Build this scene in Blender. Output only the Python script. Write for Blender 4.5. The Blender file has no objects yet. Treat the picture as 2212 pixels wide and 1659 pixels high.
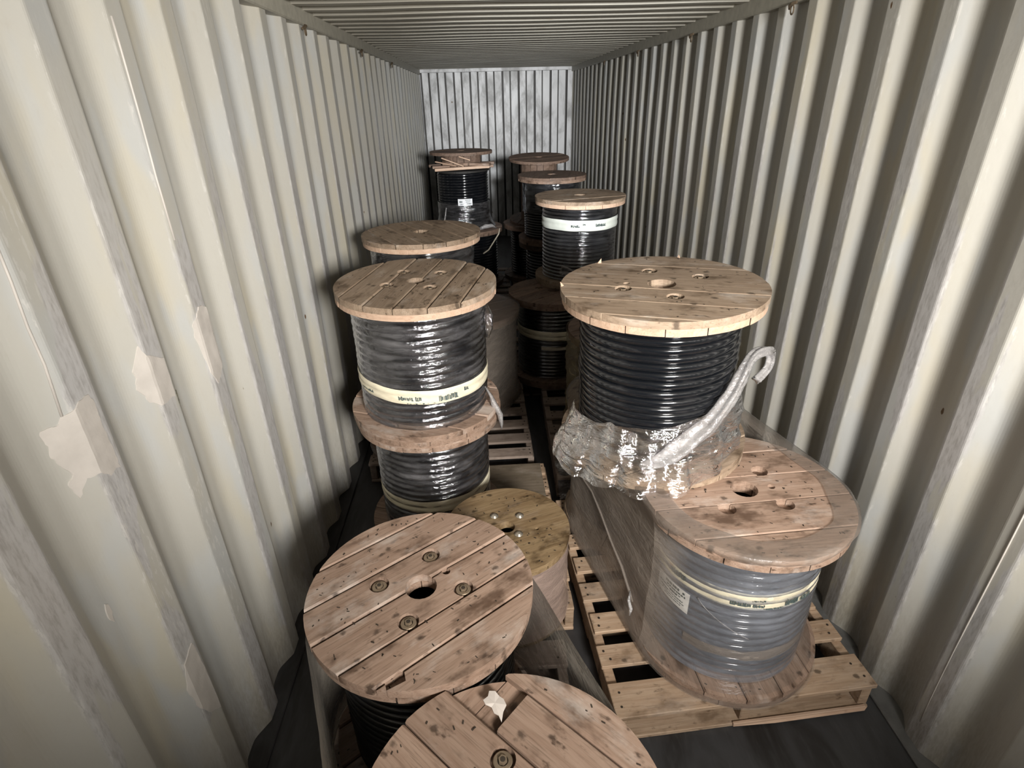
import bpy, bmesh, math, random
from math import sin, cos, pi, radians as R, sqrt, atan2
from mathutils import Vector, Matrix, Euler, noise
from mathutils.geometry import delaunay_2d_cdt

random.seed(11)
scene = bpy.context.scene
COL = scene.collection
NOI = noise.noise

# ------------------------------------------------------------------ camera
CX, CZ = -0.28, 2.0896
F, PIT, YAW, ROL = 1215.69, 0.4684, 0.0414, -0.0247
fwd = Vector((sin(YAW) * cos(PIT), cos(YAW) * cos(PIT), -sin(PIT)))
rgt = Vector((cos(YAW), -sin(YAW), 0))
up = rgt.cross(fwd)
r2 = rgt * cos(ROL) + up * sin(ROL)
u2 = -rgt * sin(ROL) + up * cos(ROL)
cam = bpy.data.cameras.new('camera')
cam.sensor_width = 36
cam.lens = 36 * F / 2212
cam.clip_start = .02
co = bpy.data.objects.new('camera', cam)
COL.objects.link(co)
co.matrix_world = Matrix(((r2.x, u2.x, -fwd.x, CX), (r2.y, u2.y, -fwd.y, 0), (r2.z, u2.z, -fwd.z, CZ), (0, 0, 0, 1)))
scene.camera = co

# ------------------------------------------------------------------ world, light, exposure
w = bpy.data.worlds.new('world')
scene.world = w
w.use_nodes = True
w.node_tree.nodes['Background'].inputs[0].default_value = (.75, .85, 1, 1)
w.node_tree.nodes['Background'].inputs[1].default_value = .01


def aim(o, target):
    o.rotation_euler = (Vector(target) - o.location).to_track_quat('-Z', 'Y').to_euler()


def spot(name, target, power, angle, col, rad):
    l = bpy.data.lights.new(name, 'SPOT')
    l.energy = power
    l.spot_size = R(angle)
    l.spot_blend = 1.0
    l.color = col
    l.shadow_soft_size = rad
    o = bpy.data.objects.new(name, l)
    COL.objects.link(o)
    o.location = LAMP
    aim(o, target)


# a work lamp held high behind the camera, right of the middle: broad flood, plus an added spot brightening the far end
LAMP = Vector((.57, -1.25, 2.30))
spot('work_lamp_flood', (-.05, 4.5, 1.36), 1240, 80, (1, .962, .91), .30)
spot('far_end_boost', (-.05, 9.7, 1.8), 1900, 25, (.94, .97, 1), .16)
vs = scene.view_settings
scene.display_settings.display_device = 'sRGB'
vs.view_transform = 'Standard'
vs.look = 'None'
vs.exposure = 0.0
vs.gamma = 1
vs.use_curve_mapping = False


# ------------------------------------------------------------------ node helpers
class NT:
    def __init__(s, name):
        s.m = bpy.data.materials.new(name)
        s.m.use_nodes = True
        s.t = s.m.node_tree
        s.t.nodes.clear()
        s.out = s.n('ShaderNodeOutputMaterial')

    def n(s, typ, ins=None, **kw):
        nd = s.t.nodes.new(typ)
        for k, v in kw.items():
            setattr(nd, k, v)
        for k, v in (ins or {}).items():
            s.set(nd.inputs[k], v)
        return nd

    def set(s, sock, v):
        if hasattr(v, 'is_output') or isinstance(v, bpy.types.NodeSocket):
            s.t.links.new(v, sock)
        elif isinstance(v, bpy.types.Node):
            s.t.links.new(v.outputs[0], sock)
        else:
            if isinstance(v, tuple) and len(v) == 3 and sock.type == 'RGBA':
                v = v + (1,)
            sock.default_value = v

    def math(s, op, a, b=0.0, c=None, clamp=False):
        nd = s.n('ShaderNodeMath', operation=op, use_clamp=clamp)
        s.set(nd.inputs[0], a)
        s.set(nd.inputs[1], b)
        if c is not None:
            s.set(nd.inputs[2], c)
        return nd.outputs[0]

    def ramp(s, v, lo, hi):
        nd = s.n('ShaderNodeMapRange', {0: v, 1: lo, 2: hi, 3: 0.0, 4: 1.0}, clamp=True, interpolation_type='SMOOTHSTEP')
        return nd.outputs[0]

    def mix(s, f, a, b, mode='MIX'):
        nd = s.n('ShaderNodeMix', data_type='RGBA', blend_type=mode)
        s.set(nd.inputs[0], f)
        s.set(nd.inputs[6], a)
        s.set(nd.inputs[7], b)
        return nd.outputs[2]

    def noise(s, vec, scale, detail=3.0, rough=.55, dist=0.0):
        nd = s.n('ShaderNodeTexNoise', {'Scale': scale, 'Detail': detail, 'Roughness': rough, 'Distortion': dist})
        if vec is not None:
            s.set(nd.inputs['Vector'], vec)
        return nd.outputs[0]

    def mapping(s, vec, scale=(1, 1, 1), loc=(0, 0, 0)):
        nd = s.n('ShaderNodeMapping')
        s.set(nd.inputs['Vector'], vec)
        nd.inputs['Scale'].default_value = scale
        s.set(nd.inputs['Location'], loc)
        return nd.outputs[0]

    def bump(s, h, strength=.3, dist=.01):
        nd = s.n('ShaderNodeBump', {'Height': h, 'Strength': strength, 'Distance': dist})
        return nd.outputs[0]

    def principled(s, col, rough=.5, metal=0.0, normal=None, spec=.5, **kw):
        nd = s.n('ShaderNodeBsdfPrincipled')
        s.set(nd.inputs['Base Color'], col)
        s.set(nd.inputs['Roughness'], rough)
        s.set(nd.inputs['Metallic'], metal)
        s.set(nd.inputs['Specular IOR Level'], spec)
        if normal is not None:
            s.set(nd.inputs['Normal'], normal)
        return nd.outputs[0]

    def done(s, sh):
        s.t.links.new(sh, s.out.inputs[0])
        return s.m


def mat_paint(name, side_flat=True):
    t = NT(name)
    pos = t.n('ShaderNodeNewGeometry').outputs['Position']
    sep = t.n('ShaderNodeSeparateXYZ', {0: pos})
    big = t.noise(t.mapping(pos, (1.6, 3.0, .9)), 1.5, 3)
    big2 = t.noise(t.mapping(pos, (2, 5, 1.4), (7, 3, 1)), 1.8, 2)
    fine = t.noise(t.mapping(pos, (6, 30, 8)), 3, 4)
    col = t.mix(t.ramp(big, .48, .72), (.475, .463, .42), (.505, .472, .385))
    col = t.mix(t.ramp(big2, .5, .66), col, (.465, .468, .45))
    col = t.mix(t.math('MULTIPLY', t.ramp(fine, .55, .8), .25), col, (.42, .39, .33))
    rough = .42
    metal = 0.0
    if side_flat:
        ax = t.math('ABSOLUTE', sep.outputs[0])
        flat = t.math('MULTIPLY', t.ramp(ax, 1.1735, 1.1675), 1.0)
        # scuffed patches on the proud flats, long and upright, mostly at cargo height
        worn = t.noise(t.mapping(pos, (1, 3.6, .75), (0, 0, 3)), 2.2, 4, .5)
        zz = t.ramp(sep.outputs[2], 2.35, 1.6)
        wm = t.math('MULTIPLY', t.math('MULTIPLY', t.ramp(worn, .47, .5), flat), zz)
        grime = t.noise(t.mapping(pos, (4, 30, 6)), 4, 5, .65)
        scuff = t.mix(t.ramp(grime, .4, .75), (.50, .49, .485), (.33, .315, .305))
        col = t.mix(t.math('MULTIPLY', wm, .85), col, scuff)
        # bare chips along the proud edges
        chip = t.noise(t.mapping(pos, (1, 14, 3), (5, 1, 0)), 6, 4, .6)
        edge = t.math('MULTIPLY', t.ramp(ax, 1.1745, 1.1685), t.ramp(ax, 1.1655, 1.1675))
        col = t.mix(t.math('MULTIPLY', t.math('MULTIPLY', t.ramp(chip, .56, .6), edge), .55), col, (.62, .605, .57))
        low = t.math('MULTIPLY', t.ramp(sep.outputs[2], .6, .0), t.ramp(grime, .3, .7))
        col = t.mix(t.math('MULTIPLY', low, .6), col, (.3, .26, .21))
        rough = t.math('SUBTRACT', .45, t.math('MULTIPLY', wm, .16))
    else:
        g = t.noise(t.mapping(pos, (3.2, 1, 1.5)), 1.6, 5, .62, .4)
        col = t.mix(t.math('MULTIPLY', t.ramp(g, .40, .66), .8), (.60, .605, .61), (.23, .225, .215))
        rough = t.math('ADD', .3, t.math('MULTIPLY', g, .25))
    rust = t.n('ShaderNodeTexVoronoi', {'Scale': 2.6, 'Vector': t.mapping(pos, (1, 2.2, 1))}).outputs[0]
    rn = t.noise(pos, 40, 3)
    rm = t.ramp(t.math('ADD', rust, t.math('MULTIPLY', rn, .05)), .062, .05)
    col = t.mix(rm, col, (.13, .075, .035))
    return t.done(t.principled(col, rough, metal, t.bump(t.noise(pos, 14, 4), .12, .01)))


def mat_roof():
    t = NT('roof_paint')
    pos = t.n('ShaderNodeNewGeometry').outputs['Position']
    a = t.noise(t.mapping(pos, (1, 2, 1)), 1.2, 4)
    col = t.mix(t.ramp(a, .35, .7), (.45, .43, .37), (.37, .35, .30))
    b = t.noise(t.mapping(pos, (2, 30, 1)), 2, 3)
    col = t.mix(t.math('MULTIPLY', t.ramp(b, .6, .75), .4), col, (.25, .18, .11))
    return t.done(t.principled(col, .5))


def mat_wood(name, base, dark, light, stain=.5, rough=.62, dusty=.3, nails=True, spec=.3):
    t = NT(name)
    tc = t.n('ShaderNodeTexCoord').outputs['Object']
    oi = t.n('ShaderNodeObjectInfo').outputs['Random']
    off = t.n('ShaderNodeCombineXYZ', {0: t.math('MULTIPLY', oi, 37), 1: t.math('MULTIPLY', oi, 91), 2: t.math('MULTIPLY', oi, 13)})
    v = t.mapping(tc, (1, 1, 1), off.outputs[0])
    g1 = t.noise(t.mapping(v, (2.2, 26, 26)), 2.0, 6, .62, .5)
    g2 = t.noise(t.mapping(v, (5, 110, 110)), 2.0, 3)
    blot = t.noise(t.mapping(v, (3, 5, 5)), 2.2, 4, .6)
    blot2 = t.noise(t.mapping(v, (9, 17, 17), (3, 3, 3)), 2.2, 3, .6)
    col = t.mix(t.ramp(g1, .3, .7), light, base)
    col = t.mix(t.math('MULTIPLY', t.ramp(g2, .5, .72), .45), col, dark)
    col = t.mix(t.math('MULTIPLY', t.ramp(blot, .5, .72), stain), col, dark)
    col = t.mix(t.math('MULTIPLY', t.ramp(blot2, .6, .74), stain * .9), col, tuple(c * .6 for c in dark))
    du = t.noise(t.mapping(v, (2, 3.5, 3.5), (9, 4, 2)), 2.4, 5, .65)
    col = t.mix(t.math('MULTIPLY', t.ramp(du, .52, .75), dusty), col, (.58, .53, .48))
    if nails:
        vo = t.n('ShaderNodeTexVoronoi', {'Scale': 11.0, 'Vector': t.mapping(v, (1, 1.3, .01)), 'Randomness': 1.0}).outputs[0]
        sm = t.ramp(t.math('ADD', vo, t.math('MULTIPLY', t.noise(v, 70, 3), .22)), .30, .17)
        col = t.mix(t.math('MULTIPLY', sm, .75), col, tuple(c * .35 for c in dark))
    hue = t.n('ShaderNodeHueSaturation', {'Saturation': 1.0, 'Value': t.math('ADD', .86, t.math('MULTIPLY', oi, .26)), 'Color': col})
    return t.done(t.principled(hue.outputs[0], rough, 0, t.bump(g1, .22, .004), spec))


def mat_film(name, haze, lo, hi, rough=.13, gloss=.5, scale=1.0, bump=.5, attr=False):
    """clear stretch wrap: mostly see-through with milky streaks and a sharp gloss"""
    t = NT(name)
    tc = t.n('ShaderNodeTexCoord').outputs['Object']
    s1 = t.noise(t.mapping(tc, (5 * scale, 5 * scale, 22 * scale)), 1.6, 4, .6, .6)
    s2 = t.noise(t.mapping(tc, (2 * scale, 2 * scale, 3 * scale), (4, 2, 7)), 1.8, 4, .6, .4)
    wr = t.noise(t.mapping(tc, (9 * scale, 9 * scale, 26 * scale), (1, 8, 3)), 2.2, 4, .6, 1.2)
    fac = t.math('ADD', lo, t.math('MULTIPLY', t.math('MULTIPLY', t.ramp(s1, .3, .78), t.ramp(s2, .2, .75)), hi - lo), clamp=True)
    if attr:
        at = t.n('ShaderNodeAttribute', attribute_name='film_layers')
        fac = t.math('MULTIPLY', fac, at.outputs['Fac'], clamp=True)
    nrm = t.bump(wr, bump, .02)
    dif = t.n('ShaderNodeBsdfDiffuse', {'Color': haze, 'Normal': nrm})
    tr = t.n('ShaderNodeBsdfTransparent', {'Color': (.93, .93, .93)})
    gl = t.n('ShaderNodeBsdfGlossy', {'Color': (.95, .96, 1), 'Roughness': rough, 'Normal': nrm})
    m1 = t.n('ShaderNodeMixShader', {0: fac, 1: tr.outputs[0], 2: dif.outputs[0]})
    lw = t.n('ShaderNodeFresnel', {'IOR': 1.45, 'Normal': nrm})
    m2 = t.n('ShaderNodeMixShader', {0: t.math('MULTIPLY', lw.outputs[0], gloss, clamp=True), 1: m1.outputs[0], 2: gl.outputs[0]})
    return t.done(m2.outputs[0])


def mat_simple(name, col, rough=.5, metal=0.0, var=0.0, spec=.5, scale=20):
    t = NT(name)
    tc = t.n('ShaderNodeTexCoord').outputs['Object']
    n = t.noise(tc, scale, 4)
    c = t.mix(t.math('MULTIPLY', t.ramp(n, .35, .7), var), col, tuple(x * .45 for x in col))
    return t.done(t.principled(c, rough, metal, t.bump(n, .1, .003), spec))


def mat_floor():
    t = NT('floor_board')
    pos = t.n('ShaderNodeNewGeometry').outputs['Position']
    a = t.noise(t.mapping(pos, (4, 1.2, 1)), 1.6, 5, .6, .5)
    b = t.noise(t.mapping(pos, (20, 3, 1)), 2, 4)
    col = t.mix(t.ramp(a, .3, .7), (.020, .018, .017), (.055, .055, .058))
    col = t.mix(t.math('MULTIPLY', t.ramp(b, .5, .8), .4), col, (.09, .09, .09))
    return t.done(t.principled(col, .55, 0, t.bump(b, .1, .005)))


def mat_cable():
    t = NT('cable_black')
    tc = t.n('ShaderNodeTexCoord').outputs['Object']
    n = t.noise(t.mapping(tc, (4, 4, 14)), 3, 4)
    col = t.mix(t.ramp(n, .5, .8), (.006, .007, .009), (.022, .022, .024))
    return t.done(t.principled(col, t.math('ADD', .07, t.math('MULTIPLY', n, .10)), 0, None, 1.0))


def mat_tape():
    t = NT('tape_paper')
    tc = t.n('ShaderNodeTexCoord').outputs['Object']
    n = t.noise(t.mapping(tc, (6, 6, 20)), 2.5, 4)
    n2 = t.noise(tc, 5.5, 2)
    col = t.mix(t.ramp(n, .35, .75), (.80, .74, .56), (.62, .56, .42))
    col = t.mix(t.math('MULTIPLY', t.ramp(n2, .66, .74), .7), col, (.62, .33, .12))
    return t.done(t.principled(col, .4))


PAINT = mat_paint('wall_paint')
PAINT_BACK = mat_paint('end_wall_paint', False)
ROOF = mat_roof()
RAIL = mat_simple('rail_paint', (.45, .43, .36), .5, 0, .3)
FLOOR = mat_floor()
STRIP = mat_simple('steel_strip', (.15, .15, .145), .5, 0, .5)
WOOD = mat_wood('reel_wood', (.26, .172, .124), (.085, .05, .032), (.34, .24, .18), .95, .6, .45)
WOOD_GREY = mat_wood('reel_wood_weathered', (.25, .18, .125), (.10, .066, .04), (.33, .25, .18), .95, .62, .4)
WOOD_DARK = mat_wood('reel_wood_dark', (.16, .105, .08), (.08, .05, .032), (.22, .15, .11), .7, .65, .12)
WOOD_SHADED = mat_wood('reel_wood_shaded', (.07, .048, .036), (.03, .02, .014), (.10, .07, .05), .7, .7, .05, False)  # near-black brown paints in the shadow on two rear lower reels
WOOD_OLD = mat_wood('old_stained_wood', (.165, .108, .056), (.05, .029, .012), (.25, .178, .10), 1.0, .5, .15)
WOOD_EDGE = mat_wood('fresh_wood', (.50, .34, .24), (.32, .19, .12), (.58, .42, .31), .3, .6, .2, False)
PALLET = mat_wood('pallet_wood', (.36, .245, .16), (.15, .095, .055), (.46, .34, .24), .75, .65, .2)
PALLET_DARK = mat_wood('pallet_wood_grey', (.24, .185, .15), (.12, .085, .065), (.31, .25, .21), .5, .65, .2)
PLY = mat_wood('plywood_sheet', (.15, .12, .085), (.07, .055, .035), (.2, .16, .12), .5, .6, .2, False)
CABLE = mat_cable()
CORE = mat_simple('drum_core', (.02, .018, .016), .7)
FILM = mat_film('stretch_film', (.60, .58, .60), .01, .18, .10, 3.0, 1.0, .3)
FILM_TIGHT = mat_film('stretch_film_tight', (.45, .46, .50), .01, .10, .08, 3.0, .8, .2)
FILM_CLEAR = mat_film('stretch_film_clear', (.5, .5, .52), .0, .12, .12, .6, .8, .3)
FILM_BRIGHT = mat_film('stretch_film_front', (.46, .50, .58), .20, .55, .14, 3.0, 1.0, .2)
FILM_CLEAR2 = mat_film('stretch_film_fold', (.36, .31, .265), .25, .5, .3, .5, .6, .2)
FILM_SKIN = mat_film('stretch_film_skin', (.42, .36, .31), .4, .7, .25, .6, 1.0, .3)
FILM_DUST = mat_film('stretch_film_dusty', (.36, .31, .265), .55, .85, .3, .35, .6, .25, True)
FILM_WHITE = mat_film('stretch_film_milky', (.55, .49, .41), .6, .97, .25, .4, .6, .25, True)
FILM_YEL = mat_film('stretch_film_yellow', (.42, .35, .21), .30, .75, .25, .4, .7, .4)
FILM_PINK = mat_film('stretch_film_pinkish', (.50, .37, .31), .4, .75, .3, .4, 1.2, .3)
FILM_LOOSE = mat_film('crumpled_film', (.56, .48, .40), .01, .27, .07, 4.0, .55, .6)
FILM_ROPE = mat_film('twisted_film', (.62, .60, .59), .25, .65, .10, 2.2, 1.2, .5)
FILM_BLACK = mat_film('dark_film', (.13, .115, .11), .75, .98, .25, 1.5, 1.2, .5)
TAPE = mat_tape()
TAPE_W = mat_simple('tape_bleached', (.72, .76, .70), .4, 0, .3, .5, 8)
INK = mat_simple('ink_green_black', (.07, .10, .10), .5, 0, .4)
LABEL = mat_simple('label_paper', (.78, .76, .72), .5, 0, .2)
LABEL_W = mat_simple('label_paper_white', (.85, .87, .9), .4)
IRON = mat_simple('bolt_steel', (.30, .23, .16), .38, .55, .5)
STEEL = mat_simple('bright_steel', (.55, .50, .42), .3, .8, .4)
IRON_DK = mat_simple('nail_steel', (.05, .038, .028), .6, .3, .4)
HOLE = mat_simple('bored_wood', (.20, .10, .045), .7, 0, .4)
PEEL = mat_simple('peeled_paint', (.60, .56, .515), .5, 0, .2, .5, 14)
GROOVE_SHADE = mat_simple('groove_shade', (.07, .066, .06), .6, 0, .4)
RUST = mat_simple('rusty_steel', (.2, .15, .10), .55, .5, .6)
STRAP = mat_simple('cream_strap', (.55, .50, .40), .5, 0, .2)
PEN = mat_simple('pen_ink', (.16, .15, .11), .6)
PAPER = mat_simple('torn_paper', (.60, .54, .49), .7, 0, .25, .3, 14)


# ------------------------------------------------------------------ mesh helpers
def mesh_obj(name, verts, faces, mat, parent=None, smooth=False, loc=None, rot=None):
    me = bpy.data.meshes.new(name)
    me.from_pydata([tuple(v) for v in verts], [], faces)
    me.update()
    if smooth:
        me.polygons.foreach_set('use_smooth', [True] * len(me.polygons))
    if mat:
        me.materials.append(mat)
    o = bpy.data.objects.new(name, me)
    COL.objects.link(o)
    if parent:
        o.parent = parent
    if loc is not None:
        o.location = loc
    if rot is not None:
        o.rotation_euler = rot
    return o


def link_mesh(name, me, parent=None, loc=(0, 0, 0), rot=(0, 0, 0)):
    o = bpy.data.objects.new(name, me)
    COL.objects.link(o)
    o.parent = parent
    o.location = loc
    o.rotation_euler = rot
    return o


def empty(name, label, cat, loc, rot=(0, 0, 0), group=None):
    o = bpy.data.objects.new(name, None)
    o.empty_display_size = .1
    COL.objects.link(o)
    o.location = loc
    o.rotation_euler = rot
    o['label'] = label
    o['category'] = cat
    if group:
        o['group'] = group
    return o


def tag(o, label, cat, group=None):
    o['label'] = label
    o['category'] = cat
    if group:
        o['group'] = group
    return o


def struct(o):
    o['kind'] = 'structure'
    return o


class MB:
    def __init__(s):
        s.v = []
        s.f = []

    def add(s, vs, fs):
        b = len(s.v)
        s.v += [Vector(v) for v in vs]
        s.f += [tuple(i + b for i in f) for f in fs]
        return s

    def box(s, x0, x1, y0, y1, z0, z1):
        return s.add([(x0, y0, z0), (x1, y0, z0), (x1, y1, z0), (x0, y1, z0), (x0, y0, z1), (x1, y0, z1), (x1, y1, z1), (x0, y1, z1)],
                     [(0, 3, 2, 1), (4, 5, 6, 7), (0, 1, 5, 4), (1, 2, 6, 5), (2, 3, 7, 6), (3, 0, 4, 7)])

    def bbox(s, x0, x1, y0, y1, z0, z1, c=.004):
        """box with chamfered edges"""
        bm = bmesh.new()
        t = MB().box(x0, x1, y0, y1, z0, z1)
        vs = [bm.verts.new(v) for v in t.v]
        for f in t.f:
            bm.faces.new([vs[i] for i in f])
        bmesh.ops.bevel(bm, geom=bm.edges[:], offset=c, segments=1, affect='EDGES')
        bm.verts.index_update()
        s.add([v.co.copy() for v in bm.verts], [[v.index for v in f.verts] for f in bm.faces])
        bm.free()
        return s

    def lathe(s, prof, n=48, a0=0.0, a1=2 * pi, fn=None):
        full = abs(a1 - a0 - 2 * pi) < 1e-6
        m = n if full else n + 1
        b = len(s.v)
        for i in range(m):
            a = a0 + (a1 - a0) * i / n
            for (r, z) in prof:
                rr, zz = fn(a, r, z) if fn else (r, z)
                s.v.append(Vector((rr * cos(a), rr * sin(a), zz)))
        k = len(prof)
        for i in range(n):
            j = (i + 1) % m
            for q in range(k - 1):
                s.f.append((b + i * k + q, b + j * k + q, b + j * k + q + 1, b + i * k + q + 1))
        return s

    def tube(s, pts, r, n=8, caps=True):
        pts = [Vector(p) for p in pts]
        b = len(s.v)
        prev = None
        for i, p in enumerate(pts):
            d = (pts[min(i + 1, len(pts) - 1)] - pts[max(i - 1, 0)]).normalized()
            ref = prev if prev else (Vector((0, 0, 1)) if abs(d.z) < .9 else Vector((1, 0, 0)))
            x = (ref - d * ref.dot(d)).normalized()
            prev = x
            y = d.cross(x)
            rr = r[i] if isinstance(r, (list, tuple)) else r
            for k in range(n):
                a = 2 * pi * k / n
                s.v.append(p + x * (rr * cos(a)) + y * (rr * sin(a)))
        for i in range(len(pts) - 1):
            for k in range(n):
                s.f.append((b + i * n + k, b + i * n + (k + 1) % n, b + (i + 1) * n + (k + 1) % n, b + (i + 1) * n + k))
        if caps:
            s.f.append(tuple(b + k for k in range(n))[::-1])
            s.f.append(tuple(b + (len(pts) - 1) * n + k for k in range(n)))
        return s

    def grid(s, P):
        b = len(s.v)
        k = len(P[0])
        for row in P:
            s.v += [Vector(p) for p in row]
        for i in range(len(P) - 1):
            for j in range(k - 1):
                s.f.append((b + i * k + j, b + (i + 1) * k + j, b + (i + 1) * k + j + 1, b + i * k + j + 1))
        return s

    def build(s, name, mat, parent=None, smooth=False, loc=None, rot=None):
        return mesh_obj(name, s.v, s.f, mat, parent, smooth, loc, rot)


def circ(r, n, cx=0, cy=0):
    return [Vector((cx + r * cos(2 * pi * i / n), cy + r * sin(2 * pi * i / n))) for i in range(n)]


def plank_geo(Rad, v0, v1, z0, z1, holes, nseg=72, cham=.004, ucut=None, c0=True, c1=True, notch=()):
    """one flange board: a strip of a disc along local x, with bored holes and eased long edges"""
    pts, edges = [], []

    def loop(L):
        b = len(pts)
        pts.extend(L)
        for i in range(len(L)):
            edges.append((b + i, b + (i + 1) % len(L)))

    def seg(a, b_):
        b = len(pts)
        pts.extend([Vector(a), Vector(b_)])
        edges.append((b, b + 1))
    loop(circ(Rad, nseg))
    E = Rad * 1.05
    for v, c, sg in ((v0, c0, 1), (v1, c1, -1)):
        if abs(v) < Rad:
            seg((-E, v), (E, v))
            if c:
                seg((-E, v + sg * cham), (E, v + sg * cham))
    if ucut:
        for u in ucut:
            if abs(u) < Rad:
                seg((u, v0 - .01), (u, v1 + .01))
    hs = [h for h in holes if v0 - h[2] < h[1] < v1 + h[2]]
    for hx, hy, hr in hs:
        loop(circ(hr, 20, hx, hy))
    for L in notch:
        loop([Vector(p) for p in L])
    vv, ee, ff, *_ = delaunay_2d_cdt(pts, edges, [], 0, 1e-5)
    apo = Rad * cos(pi / nseg)

    def inpoly(p, L):
        c = False
        for i in range(len(L)):
            a, b = L[i], L[i - 1]
            if (a[1] > p[1]) != (b[1] > p[1]) and p[0] < (b[0] - a[0]) * (p[1] - a[1]) / (b[1] - a[1]) + a[0]:
                c = not c
        return c

    def ok(t):
        c = (vv[t[0]] + vv[t[1]] + vv[t[2]]) / 3
        if c.length > apo or not (v0 < c.y < v1):
            return False
        if ucut and not (ucut[0] < c.x < ucut[1]):
            return False
        for hx, hy, hr in hs:
            if (c.x - hx) ** 2 + (c.y - hy) ** 2 < hr * hr * .985:
                return False
        for L in notch:
            if inpoly(c, L):
                return False
        return True
    tris = [t for t in ff if len(t) == 3 and ok(t)]
    used = sorted({i for t in tris for i in t})
    idx = {i: k for k, i in enumerate(used)}
    n = len(used)
    V = []
    for i in used:
        p = vv[i]
        z = z1
        if (c0 and abs(p.y - v0) < 1e-4) or (c1 and abs(p.y - v1) < 1e-4):
            z -= cham * 1.1
        V.append((p.x, p.y, z))
    V += [(vv[i].x, vv[i].y, z0) for i in used]
    Fc = []
    cnt = {}
    for t in tris:
        a, b, c = [idx[i] for i in t]
        if (vv[t[1]] - vv[t[0]]).cross(vv[t[2]] - vv[t[0]]) < 0:
            b, c = c, b
        Fc.append((a, b, c))
        Fc.append((a + n, c + n, b + n))
        for e in ((a, b), (b, c), (c, a)):
            cnt[e] = cnt.get(e, 0) + 1
    for (a, b) in list(cnt):
        if (b, a) not in cnt:
            Fc.append((b, a, a + n, b + n))
    return V, Fc


def keep_mesh(o):
    me = o.data
    bpy.data.objects.remove(o)
    return me


def bolt_mesh():
    """washer ring, dark gap, hexagon nut and the cut thread end"""
    m = MB()
    m.lathe([(.0125, .000), (.0125, .0045), (.0205, .0045), (.0222, .003), (.0222, .000)], 28)
    n1 = len(m.f)
    m.lathe([(.0, .0005), (.0125, .0005)], 16)
    n2 = len(m.f)
    hexa = [(.0105 * cos(pi / 3 * i), .0105 * sin(pi / 3 * i)) for i in range(6)]
    m.add([(x, y, .0005) for x, y in hexa] + [(x, y, .010) for x, y in hexa],
          [tuple(range(6, 12))] + [(i, (i + 1) % 6, 6 + (i + 1) % 6, 6 + i) for i in range(6)])
    n3 = len(m.f)
    m.lathe([(.0, .0105), (.0062, .0105), (.0062, .009)], 10)
    o = m.build('bolt', IRON)
    o.data.materials.append(IRON_DK)
    for f in o.data.polygons:
        if n1 <= f.index < n2 or f.index >= n3:
            f.material_index = 1
    return keep_mesh(o)


def dome_mesh():
    m = MB()
    m.lathe([(.017, .0), (.0172, .002), (.0125, .0026), (.0122, .004), (.009, .0075), (.004, .009), (.0, .0092)], 20)
    return keep_mesh(m.build('bolt', STEEL, None, True))


DOME = dome_mesh()
BOLT = bolt_mesh()


def nail_marks(Rad, bounds, rng, z, n, holes):
    """clenched nail ends, scattered in loose rows over a flange face"""
    m = MB()
    for i in range(n):
        a = rng.uniform(0, 2 * pi)
        r = Rad * rng.choice([.93, .9, .72, .66, .52, .4]) * rng.uniform(.96, 1.0)
        x, y = r * cos(a), r * sin(a)
        if any((x - h[0]) ** 2 + (y - h[1]) ** 2 < (h[2] + .02) ** 2 for h in holes):
            continue
        if any(abs(y - b) < .008 for b in bounds):
            continue
        t = rng.uniform(0, pi)
        L, W = rng.uniform(.002, .0048), rng.uniform(.001, .0017)
        c, s = cos(t), sin(t)
        q = [(x + c * u - s * v, y + s * u + c * v) for u, v in ((-L, -W), (L, -W), (L, W), (-L, W))]
        m.add([(a_, b_, z) for a_, b_ in q] + [(a_, b_, z + .0016) for a_, b_ in q],
              [(4, 5, 6, 7), (0, 1, 5, 4), (1, 2, 6, 5), (2, 3, 7, 6), (3, 0, 4, 7)])
    return m


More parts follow.
